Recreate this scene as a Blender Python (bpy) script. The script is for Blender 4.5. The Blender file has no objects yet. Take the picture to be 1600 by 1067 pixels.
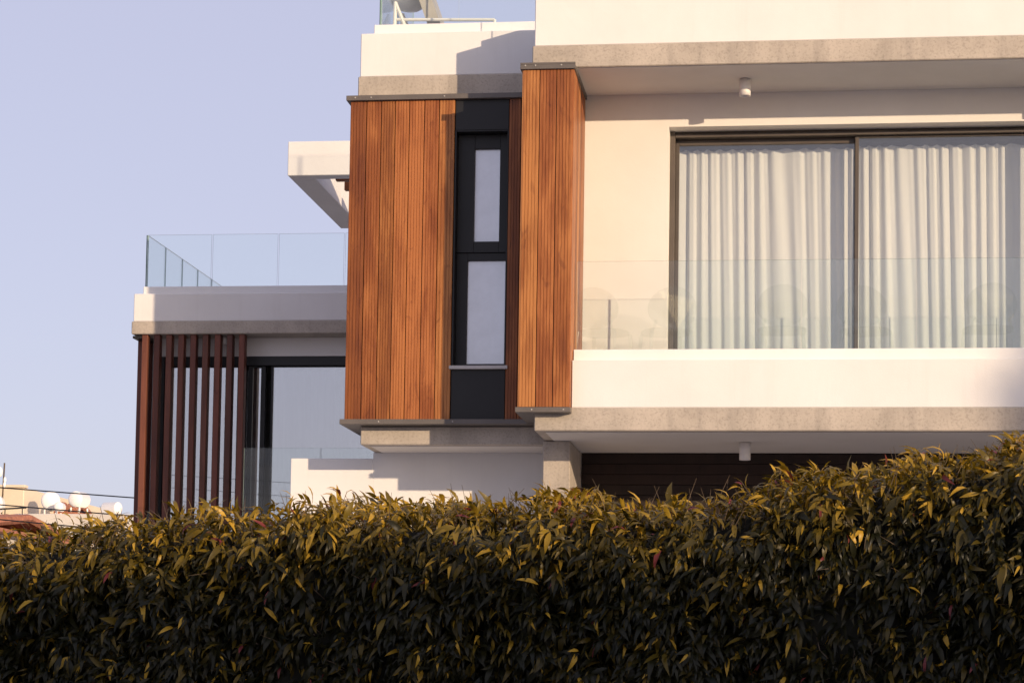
import bpy, bmesh, math, random
import numpy as np
from mathutils import Vector, Matrix

random.seed(7)
S = bpy.context.scene
COL = S.collection

# ------------------------------------------------------------------ camera
yaw, pit, rol = 0.1311225, 0.06969335, 0.01545221
fw = Vector((-math.sin(yaw)*math.cos(pit), math.cos(yaw)*math.cos(pit), math.sin(pit)))
rt = Vector((math.cos(yaw), math.sin(yaw), 0)); up = rt.cross(fw)
r2 = math.cos(rol)*rt + math.sin(rol)*up; u2 = -math.sin(rol)*rt + math.cos(rol)*up
cd = bpy.data.cameras.new('camera'); cam = bpy.data.objects.new('camera', cd); COL.objects.link(cam)
M = Matrix((r2, u2, -fw)).transposed().to_4x4(); M.translation = (0, 0, 1.6)
cam.matrix_world = M
cd.sensor_width = 36; cd.lens = 36*3511.78/1600; cd.shift_y = 293.18/1600
cd.clip_start = 0.1; cd.clip_end = 3000
S.camera = cam
S.cycles.transparent_max_bounces = 48

# ------------------------------------------------------------------ light
sd = Vector((-.968, 1, -.257)).normalized()
elev = math.asin(-sd.z)
w = bpy.data.worlds.new('World'); S.world = w; w.use_nodes = True
nt = w.node_tree; bg = nt.nodes['Background']
sky = nt.nodes.new('ShaderNodeTexSky'); sky.sky_type = 'NISHITA'; sky.sun_disc = False
sky.sun_elevation = elev; sky.sun_rotation = math.atan2(.968, -1)
sky.altitude = 50; sky.air_density = 0.8; sky.dust_density = 2.0; sky.ozone_density = 0.6
tn = nt.nodes.new('ShaderNodeMix'); tn.data_type = 'RGBA'; tn.blend_type = 'MULTIPLY'; tn.inputs[0].default_value = 1
tn.blend_type = 'MIX'; tn.inputs[0].default_value = .77
tn.inputs[7].default_value = (2.58, 2.45, 3.22, 1)      # even lavender evening haze over the whole dome
nt.links.new(sky.outputs[0], tn.inputs[6]); nt.links.new(tn.outputs[2], bg.inputs[0]); bg.inputs[1].default_value = 0.135
sl = bpy.data.lights.new('sun', 'SUN'); sl.energy = 2.7; sl.angle = math.radians(.5); sl.color = (1, .76, .51)
so = bpy.data.objects.new('sun', sl); COL.objects.link(so); so.rotation_euler = sd.to_track_quat('-Z', 'Y').to_euler(); so.location = (20, -20, 20)
S.view_settings.view_transform = 'Standard'; S.view_settings.look = 'None'; S.view_settings.gamma = 1
S.view_settings.exposure = 0.78

# ------------------------------------------------------------------ materials
def newmat(name):
    m = bpy.data.materials.new(name); m.use_nodes = True
    return m, m.node_tree, m.node_tree.nodes['Principled BSDF']
def N(t, kind, **kw):
    n = t.nodes.new(kind)
    for k, v in kw.items(): setattr(n, k, v)
    return n
def ramp(t, src, stops):
    r = N(t, 'ShaderNodeValToRGB'); e = r.color_ramp.elements
    while len(e) < len(stops): e.new(.5)
    for i, (p, c) in enumerate(stops): e[i].position = p; e[i].color = (*c, 1)
    t.links.new(src, r.inputs[0]); return r
def noise(t, vec, scale, detail=4, rough=.55, dist=0):
    n = N(t, 'ShaderNodeTexNoise'); n.inputs['Scale'].default_value = scale; n.inputs['Detail'].default_value = detail
    n.inputs['Roughness'].default_value = rough; n.inputs['Distortion'].default_value = dist
    t.links.new(vec, n.inputs['Vector']); return n
def mapping(t, scale=(1, 1, 1), coord='Object'):
    tc = N(t, 'ShaderNodeTexCoord'); mp = N(t, 'ShaderNodeMapping'); mp.inputs['Scale'].default_value = scale
    t.links.new(tc.outputs[coord], mp.inputs[0]); return mp
def mixc(t, fac, a, b, mode='MIX'):
    m = N(t, 'ShaderNodeMix', data_type='RGBA', blend_type=mode)
    if isinstance(fac, (int, float)): m.inputs[0].default_value = fac
    else: t.links.new(fac, m.inputs[0])
    for i, x in ((6, a), (7, b)):
        if isinstance(x, tuple): m.inputs[i].default_value = (*x, 1)
        else: t.links.new(x, m.inputs[i])
    return m.outputs[2]
def bump(t, b, h, strength, dist):
    bp = N(t, 'ShaderNodeBump'); bp.inputs['Strength'].default_value = strength; bp.inputs['Distance'].default_value = dist
    t.links.new(h, bp.inputs['Height']); t.links.new(bp.outputs[0], b.inputs['Normal'])

def plaster(name, c1, c2, stain=.10):
    m, t, b = newmat(name)
    mp = mapping(t)
    big = noise(t, mp.outputs[0], 1.3, 5, .6)
    col = ramp(t, big.outputs[0], [(.3, c2), (.62, c1)]).outputs[0]
    mv = mapping(t, (9, 9, .5)); st = noise(t, mv.outputs[0], 1, 4, .65)
    sr = ramp(t, st.outputs[0], [(.55, (0, 0, 0)), (.8, (1, 1, 1))])
    f = N(t, 'ShaderNodeMath', operation='MULTIPLY'); t.links.new(sr.outputs[0], f.inputs[0]); f.inputs[1].default_value = stain
    col = mixc(t, f.outputs[0], col, (.42, .38, .33))
    bl = noise(t, mp.outputs[0], .55, 6, .7, .6); br = ramp(t, bl.outputs[0], [(.35, (.95, .945, .93)), (.65, (1, 1, 1))])
    col = mixc(t, 1, col, br.outputs[0], 'MULTIPLY')
    t.links.new(col, b.inputs['Base Color']); b.inputs['Roughness'].default_value = .85
    fine = noise(t, mp.outputs[0], 130, 3, .6); med = noise(t, mp.outputs[0], 7, 3, .5)
    ad = N(t, 'ShaderNodeMath', operation='MULTIPLY_ADD'); t.links.new(med.outputs[0], ad.inputs[0]); ad.inputs[1].default_value = 1.5; t.links.new(fine.outputs[0], ad.inputs[2])
    bump(t, b, ad.outputs[0], .45, .003)
    return m
def concrete(name, a, bcol, dark):
    m, t, b = newmat(name)
    mp = mapping(t)
    n1 = noise(t, mp.outputs[0], 2.2, 8, .65, .4)
    col = ramp(t, n1.outputs[0], [(.28, bcol), (.55, a), (.75, tuple(min(1, x*1.12) for x in a))]).outputs[0]
    mv = mapping(t, (5, 5, .7)); n2 = noise(t, mv.outputs[0], 1.3, 5, .6)
    f = ramp(t, n2.outputs[0], [(.5, (0, 0, 0)), (.78, (.6, .6, .6))]).outputs[0]
    col = mixc(t, f, col, dark)
    n3 = noise(t, mp.outputs[0], 45, 4, .7)
    sp = ramp(t, n3.outputs[0], [(.3, (.72, .72, .72)), (.5, (1, 1, 1))]).outputs[0]
    col = mixc(t, 1, col, sp, 'MULTIPLY')
    vo = N(t, 'ShaderNodeTexVoronoi'); vo.inputs['Scale'].default_value = 38; t.links.new(mp.outputs[0], vo.inputs['Vector'])
    pore = ramp(t, vo.outputs['Distance'], [(.06, (.45, .43, .4)), (.13, (1, 1, 1))]).outputs[0]
    col = mixc(t, .3, col, pore, 'MULTIPLY')
    t.links.new(col, b.inputs['Base Color']); b.inputs['Roughness'].default_value = .82
    bump(t, b, n3.outputs[0], .5, .004)
    return m
def woodmat(name, lo, mid, hi, rough=.45):
    m, t, b = newmat(name)
    tc = N(t, 'ShaderNodeTexCoord'); oi = N(t, 'ShaderNodeObjectInfo')
    off = N(t, 'ShaderNodeVectorMath', operation='MULTIPLY_ADD')
    cb = N(t, 'ShaderNodeCombineXYZ')
    for i in range(3): t.links.new(oi.outputs['Random'], cb.inputs[i])
    t.links.new(cb.outputs[0], off.inputs[0]); off.inputs[1].default_value = (37, 53, 91); t.links.new(tc.outputs['Object'], off.inputs[2])
    mp = N(t, 'ShaderNodeMapping'); mp.inputs['Scale'].default_value = (28, 28, 1.1); t.links.new(off.outputs[0], mp.inputs[0])
    g = noise(t, mp.outputs[0], 1.6, 7, .68, .8)
    mp2 = N(t, 'ShaderNodeMapping'); mp2.inputs['Scale'].default_value = (5, 5, .9); t.links.new(off.outputs[0], mp2.inputs[0])
    g2 = noise(t, mp2.outputs[0], 1.5, 4, .55, .3)
    mx = N(t, 'ShaderNodeMath', operation='MULTIPLY_ADD'); t.links.new(g2.outputs[0], mx.inputs[0]); mx.inputs[1].default_value = .75
    hf = N(t, 'ShaderNodeMath', operation='MULTIPLY'); t.links.new(g.outputs[0], hf.inputs[0]); hf.inputs[1].default_value = .55
    t.links.new(hf.outputs[0], mx.inputs[2])
    rr = N(t, 'ShaderNodeMath', operation='MULTIPLY_ADD'); t.links.new(oi.outputs['Random'], rr.inputs[0]); rr.inputs[1].default_value = .35; t.links.new(mx.outputs[0], rr.inputs[2])
    col = ramp(t, rr.outputs[0], [(.52, lo), (.80, mid), (1.0, hi)]).outputs[0]
    hs = N(t, 'ShaderNodeMath', operation='FRACT'); hm = N(t, 'ShaderNodeMath', operation='MULTIPLY'); t.links.new(oi.outputs['Random'], hm.inputs[0]); hm.inputs[1].default_value = 7.3; t.links.new(hm.outputs[0], hs.inputs[0])
    col = mixc(t, hs.outputs[0], col, mixc(t, 1, col, (.92, .78, .80), 'MULTIPLY'))
    mp3 = N(t, 'ShaderNodeMapping'); mp3.inputs['Scale'].default_value = (9, 9, 3.2); t.links.new(off.outputs[0], mp3.inputs[0])
    kn = noise(t, mp3.outputs[0], 1.2, 3, .5, 1.5); kr = ramp(t, kn.outputs[0], [(.27, (.5, .42, .45)), (.38, (1, 1, 1))]).outputs[0]
    col = mixc(t, .6, col, kr, 'MULTIPLY')
    t.links.new(col, b.inputs['Base Color']); b.inputs['Roughness'].default_value = rough
    b.inputs['Specular IOR Level'].default_value = .35
    bump(t, b, g.outputs[0], .25, .0015)
    return m
def metal(name, c, rough=.45, spec=.5):
    m, t, b = newmat(name)
    mp = mapping(t); n = noise(t, mp.outputs[0], 3, 4, .6)
    col = ramp(t, n.outputs[0], [(.3, tuple(x*.85 for x in c)), (.7, tuple(x*1.12 for x in c))]).outputs[0]
    t.links.new(col, b.inputs['Base Color']); b.inputs['Roughness'].default_value = rough; b.inputs['Specular IOR Level'].default_value = spec
    n2 = noise(t, mp.outputs[0], 60, 2, .5); bump(t, b, n2.outputs[0], .06, .001)
    return m
def glass(name, tint, f0, rough=0.0, dirt=.02, f1=1.0):
    m = bpy.data.materials.new(name); m.use_nodes = True; t = m.node_tree
    for n in list(t.nodes): t.nodes.remove(n)
    out = N(t, 'ShaderNodeOutputMaterial'); tr = N(t, 'ShaderNodeBsdfTransparent'); gl = N(t, 'ShaderNodeBsdfGlossy')
    tr.inputs[0].default_value = (*tint, 1); gl.inputs['Roughness'].default_value = rough
    lw = N(t, 'ShaderNodeLayerWeight'); pw = N(t, 'ShaderNodeMath', operation='POWER'); t.links.new(lw.outputs['Facing'], pw.inputs[0]); pw.inputs[1].default_value = 5
    ma = N(t, 'ShaderNodeMath', operation='MULTIPLY_ADD'); t.links.new(pw.outputs[0], ma.inputs[0]); ma.inputs[1].default_value = f1-f0; ma.inputs[2].default_value = f0
    mx = N(t, 'ShaderNodeMixShader'); t.links.new(ma.outputs[0], mx.inputs[0]); t.links.new(tr.outputs[0], mx.inputs[1]); t.links.new(gl.outputs[0], mx.inputs[2])
    df = N(t, 'ShaderNodeBsdfDiffuse'); df.inputs[0].default_value = (.75, .78, .78, 1)
    mp = mapping(t); dn = noise(t, mp.outputs[0], 2.5, 5, .6)
    dr = ramp(t, dn.outputs[0], [(.35, (dirt*.4,)*3), (.75, (dirt*1.6,)*3)])
    m2 = N(t, 'ShaderNodeMixShader'); t.links.new(dr.outputs[0], m2.inputs[0]); t.links.new(mx.outputs[0], m2.inputs[1]); t.links.new(df.outputs[0], m2.inputs[2])
    t.links.new(m2.outputs[0], out.inputs[0])
    return m
def plain(name, c, rough=.7, var=.15, scale=4):
    m, t, b = newmat(name)
    mp = mapping(t); n = noise(t, mp.outputs[0], scale, 5, .6)
    col = ramp(t, n.outputs[0], [(.3, tuple(x*(1-var) for x in c)), (.7, tuple(min(1, x*(1+var)) for x in c))]).outputs[0]
    t.links.new(col, b.inputs['Base Color']); b.inputs['Roughness'].default_value = rough
    return m

MT = {}
MT['white'] = plaster('white_plaster', (.75, .735, .72), (.715, .70, .685))
MT['cream'] = plaster('cream_plaster', (.74, .71, .67), (.71, .68, .64), .03)
MT['curb'] = plaster('curb_paint', (.79, .78, .77), (.76, .75, .74), .02)
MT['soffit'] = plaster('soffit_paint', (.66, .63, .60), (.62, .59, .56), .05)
MT['concrete'] = concrete('fair_faced_concrete', (.44, .385, .325), (.33, .29, .245), (.23, .205, .18))
MT['wood'] = woodmat('iroko_cladding', (.115, .032, .010), (.25, .086, .022), (.42, .175, .052))
MT['slat'] = woodmat('stained_slat', (.06, .021, .013), (.11, .038, .022), (.165, .058, .033), .5)
MT['trim'] = metal('grey_trim', (.115, .10, .09), .5)
MT['black'] = metal('anthracite_metal', (.014, .014, .015), .45, .35)
MT['frame'] = metal('bronze_frame', (.085, .068, .055), .4)
MT['sill'] = metal('aluminium_sill', (.5, .48, .46), .4)
MT['rivet'] = metal('rivet', (.38, .36, .34), .4)
MT['bal'] = glass('balustrade_glass', (.972, .993, .988), .03, 0, .006)
MT['win'] = glass('window_glass', (.955, .97, .97), .11, 0, .012)
MT['winshade'] = glass('window_glass_coated', (.90, .94, .95), .56, 0, .03)
MT['rim'] = plain('polished_glass_rim', (.30, .42, .40), .15)
MT['edge'] = plain('glass_edge', (.05, .09, .085), .2)
MT['acrylic'] = glass('clear_acrylic', (.978, .984, .978), .03, .03, .008, .14)
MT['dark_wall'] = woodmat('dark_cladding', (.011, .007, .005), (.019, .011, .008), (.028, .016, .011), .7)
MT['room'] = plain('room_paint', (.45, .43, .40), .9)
MT['lamp'] = metal('white_lamp_metal', (.72, .69, .66), .45)
MT['tile'] = plain('balcony_tile', (.4, .37, .33), .6)
MT['tank'] = plain('white_tank_enamel', (.85, .83, .80), .35, .04)
MT['steel_white'] = plain('white_painted_steel', (.72, .70, .66), .5, .06)
MT['collector'] = plain('collector_casing', (.42, .38, .33), .5, .1)
MT['ground'] = plain('dry_pale_soil', (.32, .30, .27), .95, .2, .6)
MT['bounce_terrace'] = plain('pale_bounce_terrace', (.52, .50, .48), .8, .1, 3)
MT['asphalt'] = plain('asphalt', (.05, .05, .05), .9, .25, 20)
MT['paving'] = plain('paving', (.3, .28, .25), .9, .15, 6)
MT['peach'] = plaster('peach_render', (.70, .60, .46), (.66, .56, .43), .05)
MT['bgwhite'] = plaster('old_white_render', (.62, .58, .53), (.55, .51, .46), .12)
MT['rooftile'] = plain('clay_roof_tile', (.33, .13, .075), .85, .35, 9)
MT['cable'] = plain('cable_rubber', (.03, .03, .03), .6)
MT['pole'] = plain('pole_timber', (.12, .085, .06), .9, .2)
MT['bark'] = plain('bark', (.10, .07, .045), .95, .3, 12)
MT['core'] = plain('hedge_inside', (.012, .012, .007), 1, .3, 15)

m, t, b = newmat('frosted_pane')
mp = mapping(t); n = noise(t, mp.outputs[0], 5, 5, .6)
t.links.new(ramp(t, n.outputs[0], [(.25, (.66, .70, .76)), (.6, (.77, .81, .88))]).outputs[0], b.inputs['Base Color'])
b.inputs['Roughness'].default_value = .25; b.inputs['Coat Weight'].default_value = 1; b.inputs['Coat Roughness'].default_value = .02; b.inputs['Coat IOR'].default_value = 2.6
MT['frosted'] = m

def curtainmat(name, c, trans):
    m = bpy.data.materials.new(name); m.use_nodes = True; t = m.node_tree
    b = t.nodes['Principled BSDF']; out = t.nodes['Material Output']
    mp = mapping(t, (1, 1, 1)); n = noise(t, mp.outputs[0], 300, 2, .5)
    b.inputs['Roughness'].default_value = .9
    n2 = noise(t, mapping(t, (6, 6, .4)).outputs[0], 1, 3, .5)
    col = ramp(t, n2.outputs[0], [(.3, tuple(x*.93 for x in c)), (.7, c)]).outputs[0]
    t.links.new(col, b.inputs['Base Color']); bump(t, b, n.outputs[0], .2, .0006)
    tl = N(t, 'ShaderNodeBsdfTranslucent'); tl.inputs[0].default_value = (*c, 1)
    mx = N(t, 'ShaderNodeMixShader'); mx.inputs[0].default_value = trans
    t.links.new(b.outputs[0], mx.inputs[1]); t.links.new(tl.outputs[0], mx.inputs[2]); t.links.new(mx.outputs[0], out.inputs[0])
    return m
MT['curtain'] = curtainmat('cream_curtain', (.90, .88, .84), .2)
MT['sheer'] = curtainmat('grey_sheer', (.88, .88, .86), .2)

def leafmat():
    m, t, b = newmat('hedge_leaf')
    at = N(t, 'ShaderNodeAttribute', attribute_name='tint')
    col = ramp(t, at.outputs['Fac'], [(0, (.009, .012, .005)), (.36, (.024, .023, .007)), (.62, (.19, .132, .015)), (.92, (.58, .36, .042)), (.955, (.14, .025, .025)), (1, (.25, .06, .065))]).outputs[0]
    tc = N(t, 'ShaderNodeTexCoord'); n = noise(t, tc.outputs['Object'], 60, 3, .6)
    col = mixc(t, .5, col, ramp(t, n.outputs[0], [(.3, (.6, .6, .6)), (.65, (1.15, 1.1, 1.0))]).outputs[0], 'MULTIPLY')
    t.links.new(col, b.inputs['Base Color']); b.inputs['Roughness'].default_value = .4; b.inputs['Specular IOR Level'].default_value = .3
    tl = N(t, 'ShaderNodeBsdfTranslucent'); t.links.new(mixc(t, 1, col, (1.3, 1.2, .5), 'MULTIPLY'), tl.inputs[0])
    mx = N(t, 'ShaderNodeMixShader'); mx.inputs[0].default_value = .28
    out = t.nodes['Material Output']
    t.links.new(b.outputs[0], mx.inputs[1]); t.links.new(tl.outputs[0], mx.inputs[2]); t.links.new(mx.outputs[0], out.inputs[0])
    return m
MT['leaf'] = leafmat()

# ------------------------------------------------------------------ helpers
def link(name, me, mat, parent=None):
    o = bpy.data.objects.new(name, me); COL.objects.link(o)
    if mat is not None:
        me.materials.clear(); me.materials.append(MT[mat] if isinstance(mat, str) else mat)
    if parent is not None: o.parent = parent
    return o
def tag(o, label, cat, group=None, kind=None):
    if label: o['label'] = label
    if cat: o['category'] = cat
    if group: o['group'] = group
    if kind: o['kind'] = kind
    return o
def empty(name, loc=(0, 0, 0)):
    o = bpy.data.objects.new(name, None); COL.objects.link(o); o.location = loc; return o
def bm_box(bm, x0, x1, y0, y1, z0, z1):
    vs = [bm.verts.new(p) for p in ((x0,y0,z0),(x1,y0,z0),(x1,y1,z0),(x0,y1,z0),(x0,y0,z1),(x1,y0,z1),(x1,y1,z1),(x0,y1,z1))]
    fs = [bm.faces.new([vs[i] for i in q]) for q in ((0,3,2,1),(4,5,6,7),(0,1,5,4),(1,2,6,5),(2,3,7,6),(3,0,4,7))]
    return fs
def boxes(name, lst, mat, parent=None, bev=.006):
    """one object made of boxes (x0,x1,y0,y1,z0,z1); its origin sits at its own base centre"""
    bm = bmesh.new()
    for bx in lst: bm_box(bm, *bx)
    if bev: bmesh.ops.bevel(bm, geom=bm.edges[:], offset=bev, segments=1, affect='EDGES', profile=.5)
    a = np.array(lst); c = Vector(((a[:, 0].min()+a[:, 1].max())/2, (a[:, 2].min()+a[:, 3].max())/2, a[:, 4].min()))
    bmesh.ops.translate(bm, verts=bm.verts, vec=-c)
    me = bpy.data.meshes.new(name); bm.to_mesh(me); bm.free()
    o = link(name, me, mat, parent); o.location = c - (parent.matrix_world.translation if parent else Vector())
    if parent is not None:
        pl = Vector((0, 0, 0)); p = parent
        while p is not None: pl += p.location; p = p.parent
        o.location = c - pl
    return o
def tube(bm, p, q, r, seg=8, r2=None):
    p = Vector(p); q = Vector(q); d = (q-p).normalized(); a = d.orthogonal().normalized(); bb = d.cross(a)
    r2 = r if r2 is None else r2
    A = [bm.verts.new(p + r*(math.cos(k*2*math.pi/seg)*a + math.sin(k*2*math.pi/seg)*bb)) for k in range(seg)]
    B = [bm.verts.new(q + r2*(math.cos(k*2*math.pi/seg)*a + math.sin(k*2*math.pi/seg)*bb)) for k in range(seg)]
    for k in range(seg): bm.faces.new((A[k], A[(k+1) % seg], B[(k+1) % seg], B[k]))
    bm.faces.new(A[::-1]); bm.faces.new(B)
def from_bm(name, bm, mat, parent=None, loc=None, smooth=False):
    me = bpy.data.meshes.new(name); bm.normal_update(); bm.to_mesh(me); bm.free()
    if smooth:
        for p in me.polygons: p.use_smooth = True
    o = link(name, me, mat, parent)
    if loc is not None: o.location = loc
    return o

# ------------------------------------------------------------------ setting
g = boxes('ground', [(-300, 300, -200, 500, -.3, 0)], 'ground', None, 0); tag(g, None, None, None, 'structure')
g = boxes('road', [(-120, 120, -3.4, 5.2, -.05, .004)], 'asphalt', None, 0); tag(g, None, None, None, 'structure')
g = boxes('pavement', [(-120, 120, 5.2, 7.1, -.05, .13)], 'paving', None, .01); tag(g, None, None, None, 'structure')
g = boxes('pavement', [(-120, 120, -5.6, -3.4, -.05, .13)], 'paving', None, .01); tag(g, None, None, None, 'structure')

g = boxes('bounce_terrace', [(-14, 12, 9.3, 21.0, -.05, .02)], 'bounce_terrace', None, 0); tag(g, None, None, None, 'structure')  # unseen pale paving added to bounce light onto the shaded walls

# ------------------------------------------------------------------ house
H = empty('house', (0, 20, 0))
tag(H, 'modern white house with wood-clad bays, concrete bands and glass balustrades', 'house')
def hp(name, lst, mat, bev=.006, parent=None): return boxes(name, lst, mat, parent or H, bev)

# --- right wing
hp('floor_slab', [(-2.391, 6, 19.5, 27, 3.842, 4.045)], 'concrete', .008)
hp('soffit', [(-2.30, 5.9, 19.60, 21.29, 3.836, 3.845)], 'soffit', .002)
hp('balcony_upstand', [(-2.066, 6, 19.515, 19.80, 4.045, 4.467)], 'white', .007)
hp('balcony_floor', [(-2.066, 6, 19.80, 20.456, 4.045, 4.36)], 'tile', .003)
cur = hp('balustrade_curb', [(-2.064, 5.9, 19.62, 19.73, 4.467, 4.577)], 'curb', .005)
def gpanel(parent, x0, x1, y0, y1, z0, z1, name='glass_panel'):
    o = boxes(name, [(x0, x1, y0, y1, z0, z1)], 'bal', parent, 0)
    o.data.materials.append(MT['rim']); thin = 0 if (x1-x0) < (y1-y0) else 1
    for p in o.data.polygons:
        if abs(p.normal[thin]) < .5: p.material_index = 1       # polished edges
    return o
def gedge(parent, lst): return boxes('glass_edge', lst, 'edge', parent, 0)
for k in range(8):
    x0 = -2.05 + .992*k
    gpanel(cur, x0+.006, x0+.986, 19.66, 19.672, 4.577, 5.37)
hp('roof_slab', [(-2.455, 6, 19.5, 27, 7.082, 7.282)], 'concrete', .008)
hp('soffit', [(-2.06, 5.9, 19.53, 20.456, 7.076, 7.085)], 'soffit', .002)
hp('roof_parapet', [(-2.438, 6, 19.515, 19.76, 7.282, 7.714), (-2.438, -2.19, 19.76, 26.9, 7.282, 7.714)], 'white', .007)
cur = hp('balustrade_curb', [(-2.32, 5.9, 19.635, 19.745, 7.714, 7.795), (-2.32, -2.21, 19.745, 26.8, 7.714, 7.795)], 'curb', .005)
for k in range(8):
    x0 = -2.27 + 1.0*k
    gpanel(cur, x0+.006, x0+.994, 19.68, 19.692, 7.795, 8.62)
hp('wall', [(-2.45, -1.292, 20.457, 20.66, 4.05, 6.771), (-2.45, 6, 20.457, 20.66, 6.771, 7.08), (3.4, 6, 20.457, 20.66, 4.05, 6.771)], 'cream', 0)
hp('back_wall', [(-2.4, 6, 26.7, 26.95, 0, 7.08)], 'white', 0)
hp('side_wall', [(5.75, 5.98, 20.67, 26.7, 0, 7.08)], 'white', 0)
hp('partition_wall', [(-2.44, -2.3, 20.67, 26.7, 4.05, 7.08)], 'room', 0)
# big sliding window
W = hp('sliding_window', [(-1.29, -1.245, 20.63, 20.80, 4.362, 6.77), (-1.245, 3.4, 20.67, 20.80, 6.715, 6.77), (-1.245, 3.4, 20.625, 20.665, 6.712, 6.738),
        (-1.245, 3.4, 20.64, 20.80, 4.362, 4.41), (3.355, 3.4, 20.63, 20.80, 4.41, 6.712)], 'frame', .003)
def sash(parent, x0, x1, y, z0, z1, st, top, mat='frame', gm='win'):
    f = boxes('sash', [(x0, x0+st, y, y+.04, z0, z1), (x1-st, x1, y, y+.04, z0, z1), (x0+st, x1-st, y+.001, y+.039, z1-top, z1), (x0+st, x1-st, y+.001, y+.039, z0, z0+.06)], mat, parent, .002)
    boxes('pane', [(x0+st, x1-st, y+.018, y+.024, z0+.06, z1-top)], gm, f, 0)
    return f
sash(W, -1.243, .44, 20.735, 4.412, 6.712, .032, .05)
sash(W, .413, 2.03, 20.675, 4.412, 6.710, .034, .016)
sash(W, 2.0, 3.352, 20.735, 4.412, 6.712, .034, .05)

# curtains
def curtain(name, x0, x1, y, z0, z1, per, amp, mat, label, seed, n_per=14):
    rnd = random.Random(seed)
    us = []; x = x0; ph = 0
    nx = int((x1-x0)/per*n_per); nz = 14
    ks = [(rnd.uniform(.85, 1.2), rnd.uniform(0, 6.28), rnd.uniform(.5, 1)) for _ in range(5)]
    verts = []; faces = []
    for j in range(nz+1):
        v = j/nz
        z = z0 + (z1-z0)*v
        for i in range(nx+1):
            u = x0 + (x1-x0)*i/nx
            warp = .5*per*math.sin(u*2.1+ks[0][1]) + .32*per*math.sin(u*5.3+ks[1][1]) + .16*per*math.sin(u*11.7+ks[3][1]) + .5*per*(1-v)*math.sin(u*1.7+ks[2][1])*.8
            a = amp*(.72+.5*math.sin(u*3.7+ks[3][1])**2)*(.75+.35*(1-v))
            s = math.sin((u+warp)*2*math.pi/per)
            s = math.copysign(abs(s)**.75, s)
            s2 = .28*amp*math.sin((u+warp*1.4)*2*math.pi/per*2.3+ks[4][1])*(.5+.5*v)
            top = 0
            if j == nz: top = .012*s - .01
            verts.append((u + .25*amp*math.cos((u+warp)*2*math.pi/per), y + a*s + s2, z+top))
    for j in range(nz):
        for i in range(nx):
            q = j*(nx+1)+i; faces.append((q, q+1, q+nx+2, q+nx+1))
    c = Vector(((x0+x1)/2, y, z0))
    me = bpy.data.meshes.new(name); me.from_pydata([Vector(p)-c for p in verts], [], faces)
    for p in me.polygons: p.use_smooth = True
    o = link(name, me, mat); o.location = c
    return tag(o, label, 'curtain', 'curtains behind the windows')
curtain('curtain', -1.23, .40, 20.90, 4.37, 6.66, .118, .019, 'curtain', 'cream pleated curtain behind the sliding pane next to the plain plaster wall', 3)
curtain('curtain', .43, 2.0, 20.90, 4.37, 6.675, .128, .020, 'curtain', 'cream pleated curtain behind the sliding pane far from the wood-clad bay', 5)
curtain('curtain', 2.05, 3.33, 20.90, 4.37, 6.640, .128, .020, 'curtain', 'cream pleated curtain behind the last pane of the balcony window', 9)

# --- reeded boards
def board_mesh(name, wdt, h, ribs=5, th=.024, gd=.005, gw=.0055):
    prof = [(0, th), (0, .003), (.003, 0)]
    rw = wdt/ribs
    for k in range(1, ribs):
        x = rw*k
        prof += [(x-gw/2, 0), (x-gw/4, gd), (x+gw/4, gd), (x+gw/2, 0)]
    prof += [(wdt-.003, 0), (wdt, .003), (wdt, th)]
    n = len(prof)
    v = [(x-wdt/2, y, 0) for x, y in prof] + [(x-wdt/2, y, h) for x, y in prof]
    f = [(i, i+1, n+i+1, n+i) for i in range(n-1)] + [tuple(range(n-1, -1, -1)), tuple(range(n, 2*n)), (n-1, 0, n, 2*n-1)]
    me = bpy.data.meshes.new(name); me.from_pydata(v, [], f); me.materials.append(MT['wood'])
    return me
def put_board(me, parent, x, y, z, rz=0):
    o = bpy.data.objects.new('board', me); COL.objects.link(o); o.parent = parent
    pl = Vector(); p = parent
    while p is not None: pl += p.location; p = p.parent
    jit = random.uniform(-.0015, .0015)
    o.location = Vector((x, y, z)) - pl + Vector((math.sin(rz)*-jit, math.cos(rz)*jit, 0)); o.rotation_euler = (0, 0, rz)
    return o
def rivets(parent, pts):
    for p in pts:
        bm = bmesh.new(); tube(bm, (0, 0, 0), (0, -.005, 0), .008, 8, .006)
        o = from_bm('rivet', bm, 'rivet', parent)
        pl = Vector(); q = parent
        while q is not None: pl += q.location; q = q.parent
        o.location = Vector(p)-pl

# --- projecting wood fin beside the balcony
FIN = hp('timber_fin', [(-2.497, -2.10, 19.43, 20.45, 4.047, 7.035)], 'black', 0)
bmf = board_mesh('fin_front_board', .1425, 2.995, 5)
for x in (-2.446, -2.297, -2.148): put_board(bmf, FIN, x, 19.400, 4.041)
bms = board_mesh('fin_side_board', .1425, 2.995, 5)
for k in range(7): put_board(bms, FIN, -2.070, 19.476+.1485*k, 4.041, math.pi/2)
for k in range(6): put_board(bms, FIN, -2.527, 19.476+.1485*k, 4.041, -math.pi/2)
tr = boxes('cap_flashing', [(-2.545, -2.055, 19.375, 19.495, 7.038, 7.078), (-2.545, -2.055, 19.375, 19.388, 7.0785, 7.096), (-2.545, -2.055, 19.497, 20.45, 7.038, 7.074)], 'trim', FIN, .002)
rivets(tr, [(-2.50, 19.375, 7.07), (-2.41, 19.375, 7.07), (-2.18, 19.375, 7.07)])
tr = boxes('base_flashing', [(-2.545, -2.06, 19.375, 19.494, 3.992, 4.036), (-2.545, -2.40, 19.495, 20.24, 3.992, 4.036)], 'trim', FIN, .002)
rivets(tr, [(-2.40, 19.375, 4.014), (-2.12, 19.375, 4.014)])

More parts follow.
